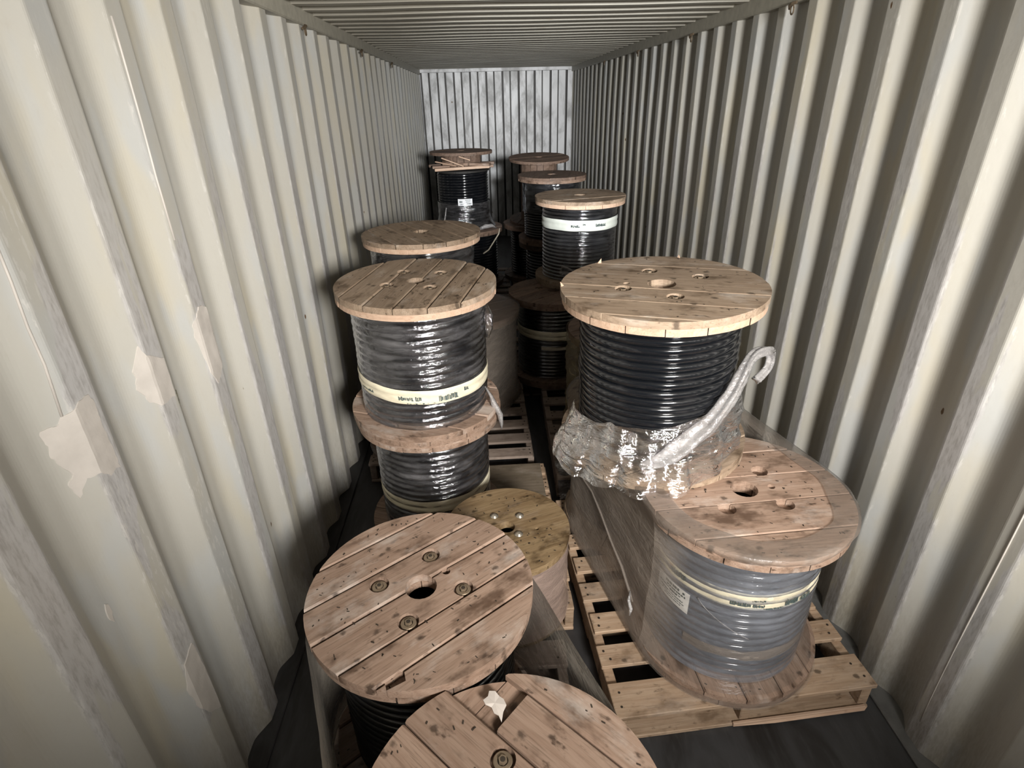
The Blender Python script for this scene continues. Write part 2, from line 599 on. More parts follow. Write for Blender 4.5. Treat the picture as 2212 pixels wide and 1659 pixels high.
def flange(root, name, z0, t, Rad, ang, bounds, mat, hole=.045, bolts=None, recess=True, extra=(), gap=.004, detail=True,
           cuts=None, seed=1, nails=0, face='plank', cham=.004, notches=None, mat_core=None):
    """two-ply round flange: crosswise boards below (the part itself), boards above as sub-parts"""
    rng = random.Random(seed)
    n = 72 if detail else 40
    th = t / 2
    V, Fc = [], []
    step = .1226
    b = -Rad + step * .55
    lows = []
    while b < Rad:
        lows.append(b)
        b += step
    lows = [-Rad * 1.1] + lows + [Rad * 1.1]
    core = MB()
    for i in range(len(lows) - 1):
        v, f = plank_geo(Rad - .003 - rng.uniform(0, .003), lows[i] + .0015, lows[i + 1] - .0015, z0, z0 + th - .0005, [(0, 0, hole)], n, .002, None, False, False)
        core.add(v, f)
    part = core.build(name, mat_core or mat, root, rot=(0, 0, ang + pi / 2))
    hs = [(0, 0, hole)]
    bl = []
    ca, sa = cos(-ang), sin(-ang)
    for (ba, br) in (bolts or []):
        x, y = br * cos(R(ba)), br * sin(R(ba))
        p = (x * ca - y * sa, x * sa + y * ca)
        bl.append(p)
        if recess:
            hs.append((p[0], p[1], .030))
    for (x, y, r) in extra:
        hs.append((x * ca - y * sa, x * sa + y * ca, r))
    bs = [-Rad * 1.1] + sorted(bounds) + [Rad * 1.1]
    for i in range(len(bs) - 1):
        top = z0 + t + rng.uniform(-.002, .001)
        v, f = plank_geo(Rad - rng.uniform(0, .003), bs[i] + gap / 2, bs[i + 1] - gap / 2, z0 + th, top, hs, n, cham,
                         (cuts or {}).get(i), i > 0, i < len(bs) - 2, (notches or {}).get(i, ()))
        o = mesh_obj(face, v, f, mat, part)
        # the part is turned by ang+90deg, boards run along ang
        o.rotation_euler = (0, 0, -pi / 2)
    M = Matrix.Rotation(-pi / 2, 4, 'Z')
    for p in bl:
        if recess == 'open':
            continue
        zz = z0 + t - (.011 if recess else -.001)
        link_mesh('bolt', BOLT if recess else DOME, part, M @ Vector((p[0], p[1], zz)), (0, 0, rng.uniform(0, 1)))
    if nails:
        m = nail_marks(Rad, bounds, rng, z0 + t - .001, nails, hs)
        o = m.build('nails', IRON_DK, part, rot=(0, 0, -pi / 2))
        o['kind'] = 'stuff'
    return part


def coil(root, rb, za, zb, d=.033, wob=0.0, seed=1, seg=64, cross=8, drift=None, mat=None):
    """cable wound on the drum in one layer, a continuous helix"""
    turns = max(2, int(round((zb - za) / d)))
    d = (zb - za) / turns
    rr = d / 2 * 1.03
    m = MB()
    N = turns * seg
    for i in range(N + 1):
        a = 2 * pi * i / seg
        k = i / seg
        z = za + d * (k * (turns - 1) / turns + .5)
        wv = wob * NOI(Vector((cos(a) * 1.3, sin(a) * 1.3, k * .9 + seed * 7)))
        dz, dr = (drift(a, z) if drift else (0, 0))
        R_ = rb - rr + wv + dr
        for c in range(cross):
            b = 2 * pi * c / cross
            m.v.append(Vector(((R_ + rr * cos(b)) * cos(a), (R_ + rr * cos(b)) * sin(a), z + dz + wv * .6 + rr * sin(b))))
    for i in range(N):
        for c in range(cross):
            c2 = (c + 1) % cross
            m.f.append((i * cross + c, (i + 1) * cross + c, (i + 1) * cross + c2, i * cross + c2))
    o = m.build('cable', mat or CABLE, root, True)
    core = MB().lathe([(rb - d * .9, za - .002), (rb - d * .9, zb + .002)], 40)
    core.build('drum', CORE, root, True)
    return o


def wrap_shell(root, rb, za, zb, mat, amp=.006, seed=3, name='film_wrap', n=110, nz=26, fl=0.0, Rf=.33, a0=0, a1=2 * pi, rid=None):
    P = []
    if rid:
        turns = max(2, int(round((rid[1] - rid[0]) / rid[2])))
        dd = (rid[1] - rid[0]) / turns
        nz = int((zb - za) / dd * 8)
    for i in range(n + 1):
        a = a0 + (a1 - a0) * (i / n if a1 - a0 < 6.28 else (i % n) / n)
        row = []
        for j in range(nz + 1):
            v = j / nz
            z = za + (zb - za) * v
            r = rb + .004 + amp * (NOI(Vector((cos(a) * 2.2, sin(a) * 2.2, z * 14 + seed))) * .6 + .5 * NOI(Vector((cos(a) * 6, sin(a) * 6, z * 30 + a * 1.5 + seed))) + .5)
            if rid:
                ph = (z - rid[0] - dd * .5) / dd - (a / (2 * pi)) * (turns - 1) / turns
                r += -.0005 - .0065 * (1 - abs(cos(pi * ph)))
            if fl:
                e = max(0, 1 - v / fl)
                r += (Rf - rb) * e * e
            row.append((r * cos(a), r * sin(a), z))
        P.append(row)
    return MB().grid(P).build(name, mat, root, True)


def tape(root, r, z0, z1, marks=True, a0=0, a1=2 * pi, tilt=0.0, seed=4, cen=-95, runs=None, mat=None):
    rng = random.Random(seed)
    wv = lambda a: .004 * NOI(Vector((cos(a) * 2, sin(a) * 2, seed))) + tilt * cos(a - R(cen) + pi / 2)
    P = []
    n = 96
    for i in range(n + 1):
        a = a0 + (a1 - a0) * i / n
        row = []
        for j in range(9):
            z = z0 + (z1 - z0) * j / 8 + wv(a)
            rr = r + .0035 * abs(sin(j * pi / 8 * 2)) + .0015 * NOI(Vector((cos(a) * 9, sin(a) * 9, j * 1.7 + seed)))
            row.append((rr * cos(a), rr * sin(a), z))
        P.append(row)
    o = MB().grid(P).build('tape_band', mat or TAPE, root, True)
    if not marks:
        return o
    m = MB()
    h = z1 - z0

    def block(aa, ab, za, zb):
        q = []
        k = max(1, int(abs(ab - aa) / .04))
        for i in range(k + 1):
            a = aa + (ab - aa) * i / k
            q.append([((r + .0062) * cos(a), (r + .0062) * sin(a), z0 + h * z + wv(a)) for z in (za, (za + zb) / 2, zb)])
        m.grid(q)
    for (s, e, lo, hi) in (runs or []):
        a = R(cen + s)
        while a < R(cen + e):
            wd = R(rng.uniform(.5, 1.5))
            block(a, a + wd, lo + rng.uniform(0, .06), hi - rng.uniform(0, .12))
            if rng.random() < .5:
                block(a, a + wd * 1.6, lo, lo + .07)
            a += wd + R(rng.uniform(.25, .7))
    m.build('printed_text', INK, o, True)
    return o


ROOTS = {}


def reel(key, label, x, y, z, H, Rad, rb, ang, bounds, mat=None, tf=.052, tilt=(0, 0), group='cable reels stacked along the container',
         bolts=None, recess=True, hole=.045, extra=(), cable=True, d=.033, wob=.002, detail=True, cuts=None, seed=1, nails=0,
         drift=None, bot=True, bot_ang=None, face='plank', name='cable_reel', zc=(None, None), notches=None, gap=.004, cham=.004, mat_core=None, bmat=None):
    mat = mat or WOOD
    root = empty(name, label, 'cable reel', (x, y, z), (tilt[0], tilt[1], 0), group)
    flange(root, 'top_flange', H - tf, tf, Rad, R(ang), [b * Rad for b in bounds], mat, hole, bolts, recess, extra, gap, detail, cuts, seed, nails, face, cham, notches, mat_core)
    if bot:
        flange(root, 'bottom_flange', 0, tf, Rad, R(bot_ang if bot_ang is not None else ang), [-.62 * Rad, -.24 * Rad, .14 * Rad, .52 * Rad], bmat or mat, hole, None, False, (), gap, detail, None, seed + 50, nails // 2)
    if cable:
        coil(root, rb, zc[0] or tf, zc[1] or H - tf, d, wob, seed, 64 if detail else 40, 8 if detail else 6, drift)
    ROOTS[key] = root
    return root


# ------------------------------------------------------------------ container shell
Y0, Y1 = -2.29, 9.742
YW = Y1 + .09
ZR, ZT = 2.448, 2.515
WX = 1.165
DP = .041     # depth of the side wall corrugation


def wall_profile(pitch, phase, y_from, y_to):
    """(y, depth) points; depth 0 = proud face, .036 = recess. phase = y of the far corner of a proud flat"""
    k = pitch / .278
    f_in, sl, f_out = .072 * k, .068 * k, .070 * k
    pts = []
    y = phase - math.ceil((phase - y_from) / pitch + 1) * pitch
    while y < y_to + pitch:
        cs = [(y - f_in, 0), (y, 0), (y + sl, DP), (y + sl + f_out, DP)]
        nx = [(y - f_in - sl, DP)] + cs + [(y + sl + f_out + sl, 0)]
        for i in range(4):
            p0, p, p1 = Vector(nx[i]), Vector(cs[i]), Vector(nx[i + 2])
            rc, ns = (.005, 2) if cs[i][1] == 0 else (.024, 6)
            a = (p0 - p).normalized() * rc
            b = (p1 - p).normalized() * rc
            for q in range(ns + 1):
                t = q / ns
                pts.append((p + a) * (1 - t) ** 2 + p * (2 * t * (1 - t)) + (p + b) * t * t)
        y += pitch
    return [(q.x, q.y) for q in pts if y_from <= q.x <= y_to]


def side_wall(name, sgn, pitch, phase):
    prof = wall_profile(pitch, phase, Y0, YW)
    nz = 26
    P = []
    for (y, d) in prof:
        row = []
        for j in range(nz + 1):
            z = ZR + .01 - (ZR + .01) * j / nz
            dent = .007 * NOI(Vector((y * 1.1, z * 1.3, sgn * 5))) + .002 * NOI(Vector((y * 4, z * 3.1, sgn * 9)))
            dy = .004 * NOI(Vector((y * .9, z * 1.5, 40 + sgn)))
            if z < .02:
                dent = 0
            row.append((sgn * (WX + d + max(dent, -.002) * .8), y + dy, z))
        P.append(row if sgn < 0 else row[::-1])
    o = MB().grid(P).build(name, PAINT)
    return struct(o)


wall_r = side_wall('wall_right', 1, .278, 3.0906 - .034 - .0 + .068)
wall_l = side_wall('wall_left', -1, .2862, 3.166)


def back_wall():
    p, dp = .2464, .046
    g = .026
    pts = []
    x = -1.151 - p
    while x < 1.25:
        # proud flat | step with an open groove at its foot | recessed flat | step
        pts += [(x + g, 0), (x + p / 2 - .006, 0), (x + p / 2 - .003, dp + .03), (x + p / 2 + .016, dp + .03), (x + p / 2 + .018, dp),
                (x + p - .002, dp), (x + p, dp + .03), (x + p + g - .003, dp + .03)]
        x += p
    pts = [(-1.25, 0)] + [q for q in pts if -1.23 <= q[0] <= 1.23] + [(1.25, 0)]
    P = []
    for (x, d) in pts:
        P.append([(x, Y1 + d + .006 * NOI(Vector((x * 3, z * 2, 3))), z) for z in [ZT - .03 - (ZT - .03) * j / 10 for j in range(11)]])
    o = MB().grid(P).build('wall_back', PAINT_BACK)
    o.data.materials.append(GROOVE_SHADE)
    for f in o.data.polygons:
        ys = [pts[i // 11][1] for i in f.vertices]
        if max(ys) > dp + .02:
            f.material_index = 1      # shade of the rib steps, painted dark on the groove faces
    return struct(o)


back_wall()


def roof():
    p = .205
    pts = []
    y = Y0
    while y < Y1:
        pts += [(y, 0), (y + .075, 0), (y + .10, .022), (y + .18, .022)]
        y += p
    P = []
    for yy, d in pts:
        if yy < Y1 + .05:
            P.append([(x, yy, ZT + d + .004 * NOI(Vector((x * 2, yy, 2)))) for x in [-1.15 + 2.3 * i / 12 for i in range(13)]][::-1])
    o = MB().grid(P).build('ceiling', ROOF)
    # flat outer margin the corrugation runs out on
    return struct(o)


roof()
fl = MB().box(-1.2, 1.2, Y0, Y1 + .05, -.06, 0).build('floor', FLOOR)
struct(fl)
ti = 1
for sgn in (-1, 1):
    a, b = sorted((sgn * 1.150, sgn * 1.215))
    o = MB().bbox(a, b, Y0, Y1, ZR, ZT + .05, .006).build('trim_%d' % ti, RAIL)
    struct(o)
    ti += 1
    a, b = sorted((sgn * 1.128, sgn * 1.207))
    o = MB().bbox(a, b, Y0, Y1, .0, .012, .003).build('trim_%d' % ti, STRIP if sgn > 0 else FLOOR)  # left strip takes the dark floor colour, painting it into the shade
    struct(o)
    ti += 1
struct(MB().bbox(-1.15, 1.15, Y1 - .03, Y1 + .05, ZT - .045, ZT + .03, .005).build('trim_%d' % ti, PAINT_BACK))


# lashing rings below the top rails
def ring_mesh():
    m = MB()
    m.tube([(0, (.014 * cos(t)), -.016 + .019 * sin(t)) for t in [2 * pi * i / 16 for i in range(17)]], .0035, 6, False)
    m.tube([(-.004, -.03, .002), (.006, -.012, .004), (.006, .012, .004), (-.004, .03, .002)], .007, 6)
    o = m.build('lashing_ring', RUST)
    me = o.data
    bpy.data.objects.remove(o)
    return me


RING = ring_mesh()
for wl, x, ys in ((wall_l, -1.143, (1.2, 3.4, 4.95, 6.6)), (wall_r, 1.143, (2.95, 4.3, 5.7, 7.2))):
    for y in ys:
        o = link_mesh('lashing_ring', RING, wl, (x, y, ZR - .012), (.3, 0, pi if x > 0 else 0))

# weld seam between two wall sheets, right
m = MB()
m.tube([(1.1645, 1.145 + .004 * sin(z * 4), z) for z in [.12 + 1.7 * i / 14 for i in range(15)]], .0022, 6)
m.build('weld_seam', PEEL, wall_r, True)


# peeling paint on the left wall: an irregular flake lying on one rib
def flake(name, pts, x, parent, mat, th=.0025):
    """a curled flake of paint following the rib it sits on, with a ragged outline"""
    L = []
    for i in range(len(pts)):
        a, b = Vector(pts[i]), Vector(pts[(i + 1) % len(pts)])
        for k in range(5):
            p = a.lerp(b, k / 5)
            q = Vector((p.x * 60, p.y * 60, 1))
            L.append(p + Vector((NOI(q), NOI(q + Vector((4, 4, 4))))) * .006)
    n = len(L)
    V = list(L)
    ys = [p.x for p in L]
    zs = [p.y for p in L]

    def inside(p):
        c = False
        for i in range(n):
            a, b = L[i], L[i - 1]
            if (a.y > p.y) != (b.y > p.y) and p.x < (b.x - a.x) * (p.y - a.y) / (b.y - a.y) + a.x:
                c = not c
        return c
    y = min(ys)
    while y < max(ys):
        z = min(zs)
        while z < max(zs):
            p = Vector((y, z))
            if inside(p):
                V.append(p)
            z += .012
        y += .008
    vv, _, ff, *_r = delaunay_2d_cdt(V, [(i, (i + 1) % n) for i in range(n)], [], 0, 1e-5)
    tris = [t for t in ff if inside((vv[t[0]] + vv[t[1]] + vv[t[2]]) / 3)]
    m = MB()
    N = len(vv)
    lift = [th + .0015 * NOI(Vector((p.x * 30, p.y * 30, 5))) for p in vv]
    m.v = [Vector((x(p.x, p.y) + l_, p.x, p.y)) for p, l_ in zip(vv, lift)] + [Vector((x(p.x, p.y) - .002, p.x, p.y)) for p in vv]
    cnt = set()
    for t in tris:
        m.f.append(tuple(t))
        m.f.append((t[0] + N, t[2] + N, t[1] + N))
        for e in ((t[0], t[1]), (t[1], t[2]), (t[2], t[0])):
            cnt.add(e)
    for (a, b) in cnt:
        if (b, a) not in cnt:
            m.f.append((b, a, a + N, b + N))
    return m.build(name, mat, parent)


def left_x(y, z):
    pitch = .2862
    k = pitch / .278
    f_in, sl, f_out = .072 * k, .068 * k, .070 * k
    t = (y - 3.166) % pitch
    if t < sl:
        d = DP * t / sl
    elif t < sl + f_out:
        d = DP
    elif t < 2 * sl + f_out:
        d = DP * (1 - (t - sl - f_out) / sl)
    else:
        d = 0
    dent = .007 * NOI(Vector((y * 1.1, z * 1.3, -5))) + .002 * NOI(Vector((y * 4, z * 3.1, -9)))
    return -(WX + d + max(dent, -.002) * .8)


for pts in ([(1.067, 1.52), (1.108, 1.530), (1.142, 1.536), (1.146, 1.497), (1.145, 1.448), (1.149, 1.392), (1.147, 1.333), (1.132, 1.342), (1.112, 1.334), (1.091, 1.357), (1.062, 1.362),
             (1.04, 1.33), (1.03, 1.369), (1.045, 1.386), (1.033, 1.418), (1.025, 1.445), (1.028, 1.468), (1.016, 1.491), (1.026, 1.506), (1.046, 1.504)],
            [(1.361, 1.551), (1.374, 1.525), (1.439, 1.484), (1.441, 1.434), (1.437, 1.372), (1.373, 1.375), (1.348, 1.398), (1.332, 1.445), (1.339, 1.492)],
            [(1.691, 1.547), (1.733, 1.529), (1.740, 1.464), (1.738, 1.331), (1.68, 1.286), (1.657, 1.34), (1.641, 1.466), (1.644, 1.503)],
            [(0.992, 1.056), (1.005, 1.042), (0.994, 0.992), (0.985, 1.021)],
            [(1.148, .726), (1.157, .658), (1.159, .419), (1.113, .465), (1.082, .528), (1.075, .622), (1.091, .708)]):
    flake('paint_flake', pts, left_x, wall_l, PEEL)
for pts in ([(1.08, 1.868), (1.078, 1.805), (1.074, 1.716), (1.073, 1.635), (1.067, 1.52)],
            [(1.677, 2.292), (1.674, 2.221), (1.671, 2.059), (1.664, 1.923), (1.667, 1.752)]):
    m = MB()
    m.tube([(left_x(y, z) + .001, y + .002 * sin(z * 40), z) for y, z in pts], .003, 6)
    m.build('paint_crack', PEEL, wall_l, True)
m = MB()
for pts in ([(1.460, 1.362), (1.466, 1.364), (1.472, 1.359), (1.480, 1.349)],
            [(1.491, 1.353), (1.496, 1.357), (1.502, 1.357), (1.505, 1.35), (1.506, 1.341), (1.502, 1.335), (1.497, 1.329), (1.491, 1.329), (1.487, 1.335)],
            [(1.461, 1.333), (1.468, 1.337), (1.478, 1.338), (1.481, 1.334)]):
    m.tube([(left_x(y, z) + .0005, y, z) for y, z in pts], .0011, 6)
m.build('pen_scribble', PEN, wall_l)


# ------------------------------------------------------------------ pallets
def pallet(label, x, y, rot, W, D, slats, mat, seed=1, H=.14, detail=True, front_bits=False, chew=False):
    """x,y = front left corner on the floor; local x across, local y into the container"""
    rng = random.Random(seed)
    root = empty('pallet', label, 'pallet', (x, y, 0), (0, 0, R(rot)), 'wooden pallets under the reels')
    tb = .018
    for i, (a, b) in enumerate(slats):
        m = MB().bbox(rng.uniform(-.006, .008), W + rng.uniform(-.01, .006), a, b, H - tb, H + rng.uniform(-.0015, .0015), .0025)
        o = m.build('deck_board', mat, root)
        # nail heads at the stringers
        if detail:
            n = MB()
            for sx in (.03, W / 2, W - .03):
                for q in (.3, .7):
                    xx, yy = sx + rng.uniform(-.012, .012), a + (b - a) * q
                    n.lathe([(0, .002), (.0045, .002), (.005, 0)], 8)
                    for v in n.v[-24:]:
                        v += Vector((xx, yy, H))
            n.build('nails', IRON_DK, o)['kind'] = 'stuff'
    for sx in (0, W / 2 - .019, W - .038):
        MB().bbox(sx, sx + .038, .012, D - .01, tb + .001, H - tb - .001, .003).build('stringer', mat, root)
    for (a, b) in ((0, .10), (D * .36, D * .36 + .1), (D * .62, D * .62 + .1), (D - .1, D)):
        MB().bbox(.0, W, a + .004, b, .001, tb, .0025).build('bottom_board', mat, root)
    if front_bits:
        m = MB()
        m.add([(.44, -.004, .012), (.60, -.01, .010), (.95, -.012, .016), (.97, .0, .02), (.6, .002, .024), (.45, .004, .024)], [(0, 1, 4, 5), (1, 2, 3, 4)])
        m.bbox(.44, .96, -.004, .008, .012, .026, .002)
        m.build('split_board', WOOD_EDGE, root)
    ROOTS['pallet' + str(seed)] = root
    return root


P1 = [(0, .135), (.205, .300), (.362, .458), (.527, .625), (.692, .785), (.85, .945), (1.01, 1.08), (1.12, 1.22)]
pallet('pale wooden pallet in the right foreground under the silver wrapped reel', .115, 1.213, 3.6, .975, 1.22, P1, PALLET, 1, .14, True, True)
# left row: nearest pallet under the two big front reels
pallet('grey pallet almost hidden below the two foreground reels on the left', -.88, .33, 0, .845, 1.222, [(0, .1), (.19, .29), (.38, .48), (.57, .67), (.76, .86), (.93, 1.01), (1.105, 1.222)], PALLET_DARK, 2)
pallet('worn pallet under the small stained drum in the left row', -.885, 1.690, 0.8, .92, 1.08, [(0, .1), (.165, .265), (.33, .43), (.5, .6), (.67, .77), (.82, .92), (.98, 1.08)], PALLET, 3)
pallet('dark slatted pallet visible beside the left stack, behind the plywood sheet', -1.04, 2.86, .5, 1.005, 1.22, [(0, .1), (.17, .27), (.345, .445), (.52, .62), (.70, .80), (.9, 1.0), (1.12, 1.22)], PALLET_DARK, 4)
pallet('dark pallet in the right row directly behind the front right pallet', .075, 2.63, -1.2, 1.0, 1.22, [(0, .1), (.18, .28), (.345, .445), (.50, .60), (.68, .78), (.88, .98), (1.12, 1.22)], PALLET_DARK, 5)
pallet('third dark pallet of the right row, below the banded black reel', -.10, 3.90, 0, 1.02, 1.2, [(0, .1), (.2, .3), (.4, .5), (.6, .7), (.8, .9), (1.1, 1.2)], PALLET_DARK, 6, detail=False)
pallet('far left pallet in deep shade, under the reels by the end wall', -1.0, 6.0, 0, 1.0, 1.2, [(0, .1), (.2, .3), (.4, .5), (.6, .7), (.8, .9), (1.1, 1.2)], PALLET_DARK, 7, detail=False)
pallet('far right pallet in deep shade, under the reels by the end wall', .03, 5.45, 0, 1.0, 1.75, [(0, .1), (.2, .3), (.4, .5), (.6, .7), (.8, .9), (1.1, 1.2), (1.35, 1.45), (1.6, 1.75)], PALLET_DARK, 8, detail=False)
# plywood sheet lying on the pallet behind the small drum
m = MB().bbox(0, .52, 0, .43, 0, .012, .002)
o = m.build('plywood_sheet', PLY, None, False, (-.525, 2.33, .143), (0, 0, R(.8)))
tag(o, 'dark brown plywood sheet lying on the pallet right of the left stack', 'plywood')

# ------------------------------------------------------------------ reels
PT = .143
BR = .38 * .33
# right row
silver = reel('R1', 'silver wrapped cable reel on the front right pallet with cream tape and label', .600, 1.570, PT, .697, .357, .287, 3,
              [-.64, -.21, .19, .60], WOOD, bolts=[(-135, .145), (-43, .14), (45, .14), (135, .14)], recess='open', hole=.047, extra=((.10, .004, .013),),
              seed=5, nails=80, bot_ang=93, gap=.003, cham=.0035)
hid = reel('R1b', 'hidden reel under dusty film behind the silver wrapped one, supporting the bare black reel', .425, 2.283, PT, .690, .352, .285, 60,
           [-.6, -.2, .2, .6], WOOD_GREY, seed=6, detail=False)


def drift_bare(a, z):
    # a few loose turns that sag and cross lower down on the camera side
    q = math.exp(-((z - .33) / .07) ** 2)
    s = .5 + .5 * cos(a - R(-60))
    return (-.018 * q * s, .007 * q * sin(a * 2 + 1))


bare = reel('R2', 'bare black cable reel on the right with crumpled film slipped to its foot', .362, 1.938, .838, .652, .362, .291, -22,
            [-.9, -.53, -.16, .21, .60], WOOD_GREY, tilt=(R(1.2), R(-1.6)), bolts=[(90, .165), (20, .17), (-87, .135), (-172, .145)], recess=True, hole=.05,
            extra=((-.12, .03, .012),), wob=.004, d=.0325, seed=8, nails=50, drift=drift_bare, gap=.0015, cham=.0015, mat_core=WOOD_EDGE, bot_ang=20)
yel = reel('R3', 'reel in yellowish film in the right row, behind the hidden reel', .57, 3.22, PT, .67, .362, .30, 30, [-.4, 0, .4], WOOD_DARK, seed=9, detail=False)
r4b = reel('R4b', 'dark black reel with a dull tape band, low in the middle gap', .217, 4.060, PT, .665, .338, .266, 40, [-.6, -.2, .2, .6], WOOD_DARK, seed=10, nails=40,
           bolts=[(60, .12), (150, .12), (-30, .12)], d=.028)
reel('R4c', 'reel in full shade against the right wall, beside the banded black one', .78, 4.45, PT, .665, .338, .27, 10, [-.4, 0, .4], WOOD_SHADED, seed=12, detail=False)
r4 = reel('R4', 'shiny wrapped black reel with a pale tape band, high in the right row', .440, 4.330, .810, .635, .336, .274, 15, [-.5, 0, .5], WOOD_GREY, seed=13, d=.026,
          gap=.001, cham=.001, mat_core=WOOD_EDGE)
reel('R5b', 'lower reel in shade in the right row, second from the end wall', .41, 5.86, PT, .64, .34, .27, 25, [-.4, 0, .4], WOOD_SHADED, seed=14, detail=False)
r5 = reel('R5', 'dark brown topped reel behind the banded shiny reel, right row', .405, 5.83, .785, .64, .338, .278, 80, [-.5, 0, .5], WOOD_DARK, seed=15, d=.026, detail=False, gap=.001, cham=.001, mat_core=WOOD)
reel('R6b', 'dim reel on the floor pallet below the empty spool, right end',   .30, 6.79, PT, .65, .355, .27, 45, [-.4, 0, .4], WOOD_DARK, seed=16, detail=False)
# left row
l1 = reel('L1', 'foremost reel at the bottom edge with a broken top board', -.282, .622, PT, .637, .332, .27, -43.5, [-.77, -.40, -.03, .345, .71], WOOD, bolts=[(98, .095 + .03), (8, .125), (-82, .125), (-172, .125)],
          hole=.043, seed=20, nails=80, cuts={4: (-.150, 1)}, tilt=(R(.3), R(.8)), cham=.005, gap=.005, d=.03)
l2 = reel('L2', 'large planked reel in the left foreground with four ring bolts', -.515, 1.239, PT, .657, .335, .272, 36.5, [-.625, -.337, .04, .407, .773], WOOD,
          bolts=[(173, .1275), (82, .1285), (-6, .1265), (-101, .1265)], hole=.047, extra=((.072, .056, .0125),), seed=21, nails=110, cham=.005, gap=.005, d=.03,
          notches={0: [[(-.178, -.2093), (-.190, -.240), (-.240, -.232), (-.232, -.2093)]], 1: [[(-.178, -.2096), (-.190, -.2035), (-.225, -.2096)]]})
l3 = reel('L3', 'small old stained drum behind the planked reel in the left foreground', -.242, 1.765, PT, .41, .255, .232, 20, [], WOOD_OLD, tf=.035,
          bolts=[(126, .083), (48, .083), (-47, .066), (-140, .08)], recess=False, hole=.033, extra=((.12, -.02, .008),), seed=22, nails=60, face='face_board', d=.03)
l4b = reel('L4b', 'lower wrapped reel of the left stack, carrying the taped one', -.577, 2.352, PT, .664, .337, .262, -20, [-.6, -.22, .15, .5], WOOD, seed=23, nails=40, d=.031)
l4 = reel('L4t', 'upper wrapped reel of the left stack with cream tape around it', -.582, 2.330, .808, .614, .338, .277, 77, [-.739, -.425, -.058, .305, .682], WOOD_GREY, tilt=(R(1.4), R(.6)),
          bolts=[(117, .145), (46, .14), (-55, .115), (-157, .125)], recess=True, hole=.04, seed=24, nails=70, d=.031, bot_ang=-20, mat_core=WOOD_EDGE, bmat=WOOD, cham=.0045, gap=.0045)
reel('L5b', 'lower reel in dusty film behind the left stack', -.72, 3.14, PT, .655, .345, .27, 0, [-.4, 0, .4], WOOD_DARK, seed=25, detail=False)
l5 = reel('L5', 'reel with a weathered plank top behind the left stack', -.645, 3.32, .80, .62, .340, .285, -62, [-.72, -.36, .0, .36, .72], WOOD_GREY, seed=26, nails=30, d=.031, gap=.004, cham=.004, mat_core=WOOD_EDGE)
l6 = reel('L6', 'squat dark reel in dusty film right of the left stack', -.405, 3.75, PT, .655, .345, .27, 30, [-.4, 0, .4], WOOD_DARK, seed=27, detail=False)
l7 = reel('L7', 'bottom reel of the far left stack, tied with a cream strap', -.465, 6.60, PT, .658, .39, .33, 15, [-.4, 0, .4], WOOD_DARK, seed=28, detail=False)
l8 = reel('L8', 'glossy black reel with a white label, far left by the end wall', -.498, 6.64, .806, .612, .30, .283, 15, [], CORE, tf=.02, seed=29, d=.03)


# empty spools on top of the far stacks
def spool(label, x, y, z, H, Rad, rc, broken, tilt, seed):
    root = empty('empty_spool', label, 'spool', (x, y, z), (tilt[0], tilt[1], 0), 'empty spools on the far stacks')
    flange(root, 'top_flange', H - .03, .03, Rad, R(20), [-.4 * Rad, .1 * Rad, .5 * Rad], WOOD_DARK, .045, None, False, (), .002, False, None, seed)
    staves = 18
    for i in range(staves):
        a0, a1 = 2 * pi * i / staves, 2 * pi * (i + .93) / staves
        m = MB()
        for (r, zz) in ((rc, .02), (rc - .016, .02), (rc, H - .03), (rc - .016, H - .03)):
            m.v += [Vector((r * cos(a0), r * sin(a0), zz)), Vector((r * cos(a1), r * sin(a1), zz))]
        m.f += [(0, 1, 5, 4), (3, 2, 6, 7), (0, 4, 6, 2), (1, 3, 7, 5), (4, 5, 7, 6), (0, 2, 3, 1)]
        m.build('stave', WOOD_DARK, root)
    if not broken:
        flange(root, 'bottom_flange', 0, .03, Rad, R(70), [-.4 * Rad, .1 * Rad, .5 * Rad], WOOD_DARK, .045, None, False, (), .002, False, None, seed + 3)
    else:
        rng = random.Random(seed)
        for k, (ang, v, u0, u1, mat) in enumerate([(5, -.22, -.30, .28, WOOD_EDGE), (8, -.10, -.33, .33, WOOD), (-3, .03, -.36, .36, WOOD_DARK), (4, .16, -.3, .34, WOOD_DARK), (-14, -.17, -.15, .36, WOOD)]):
            MB().bbox(u0, u1, v - .055, v + .055, 0, .028, .003).build('broken_board', mat, root, False, (0, 0, .0 + .012 * (k % 3) + (.03 if k == 4 else 0)), (R(rng.uniform(-2, 2)), R(rng.uniform(-2, 2)), R(ang)))
        for (p, q) in (((-.20, -.26, .13), (.03, -.28, .045)), ((-.02, -.25, .14), (.10, -.25, .10)), ((-.27, -.2, .09), (-.05, -.27, .05))):
            d = Vector(q) - Vector(p)
            o = MB().bbox(0, d.length, -.014, .014, -.006, .006, .002).build('splinter', WOOD_EDGE, root, False, p)
            o.rotation_euler = d.to_track_quat('X', 'Z').to_euler()
    return root


spool('empty spool with a broken lower flange, topmost on the far left stack', -.50, 6.64, 1.424, .178, .343, .215, True, (0, 0), 31)
spool('tilted empty spool at the right end, in front of the end wall', .365, 6.83, .80, .705, .342, .205, False, (R(4.2), 0), 32)


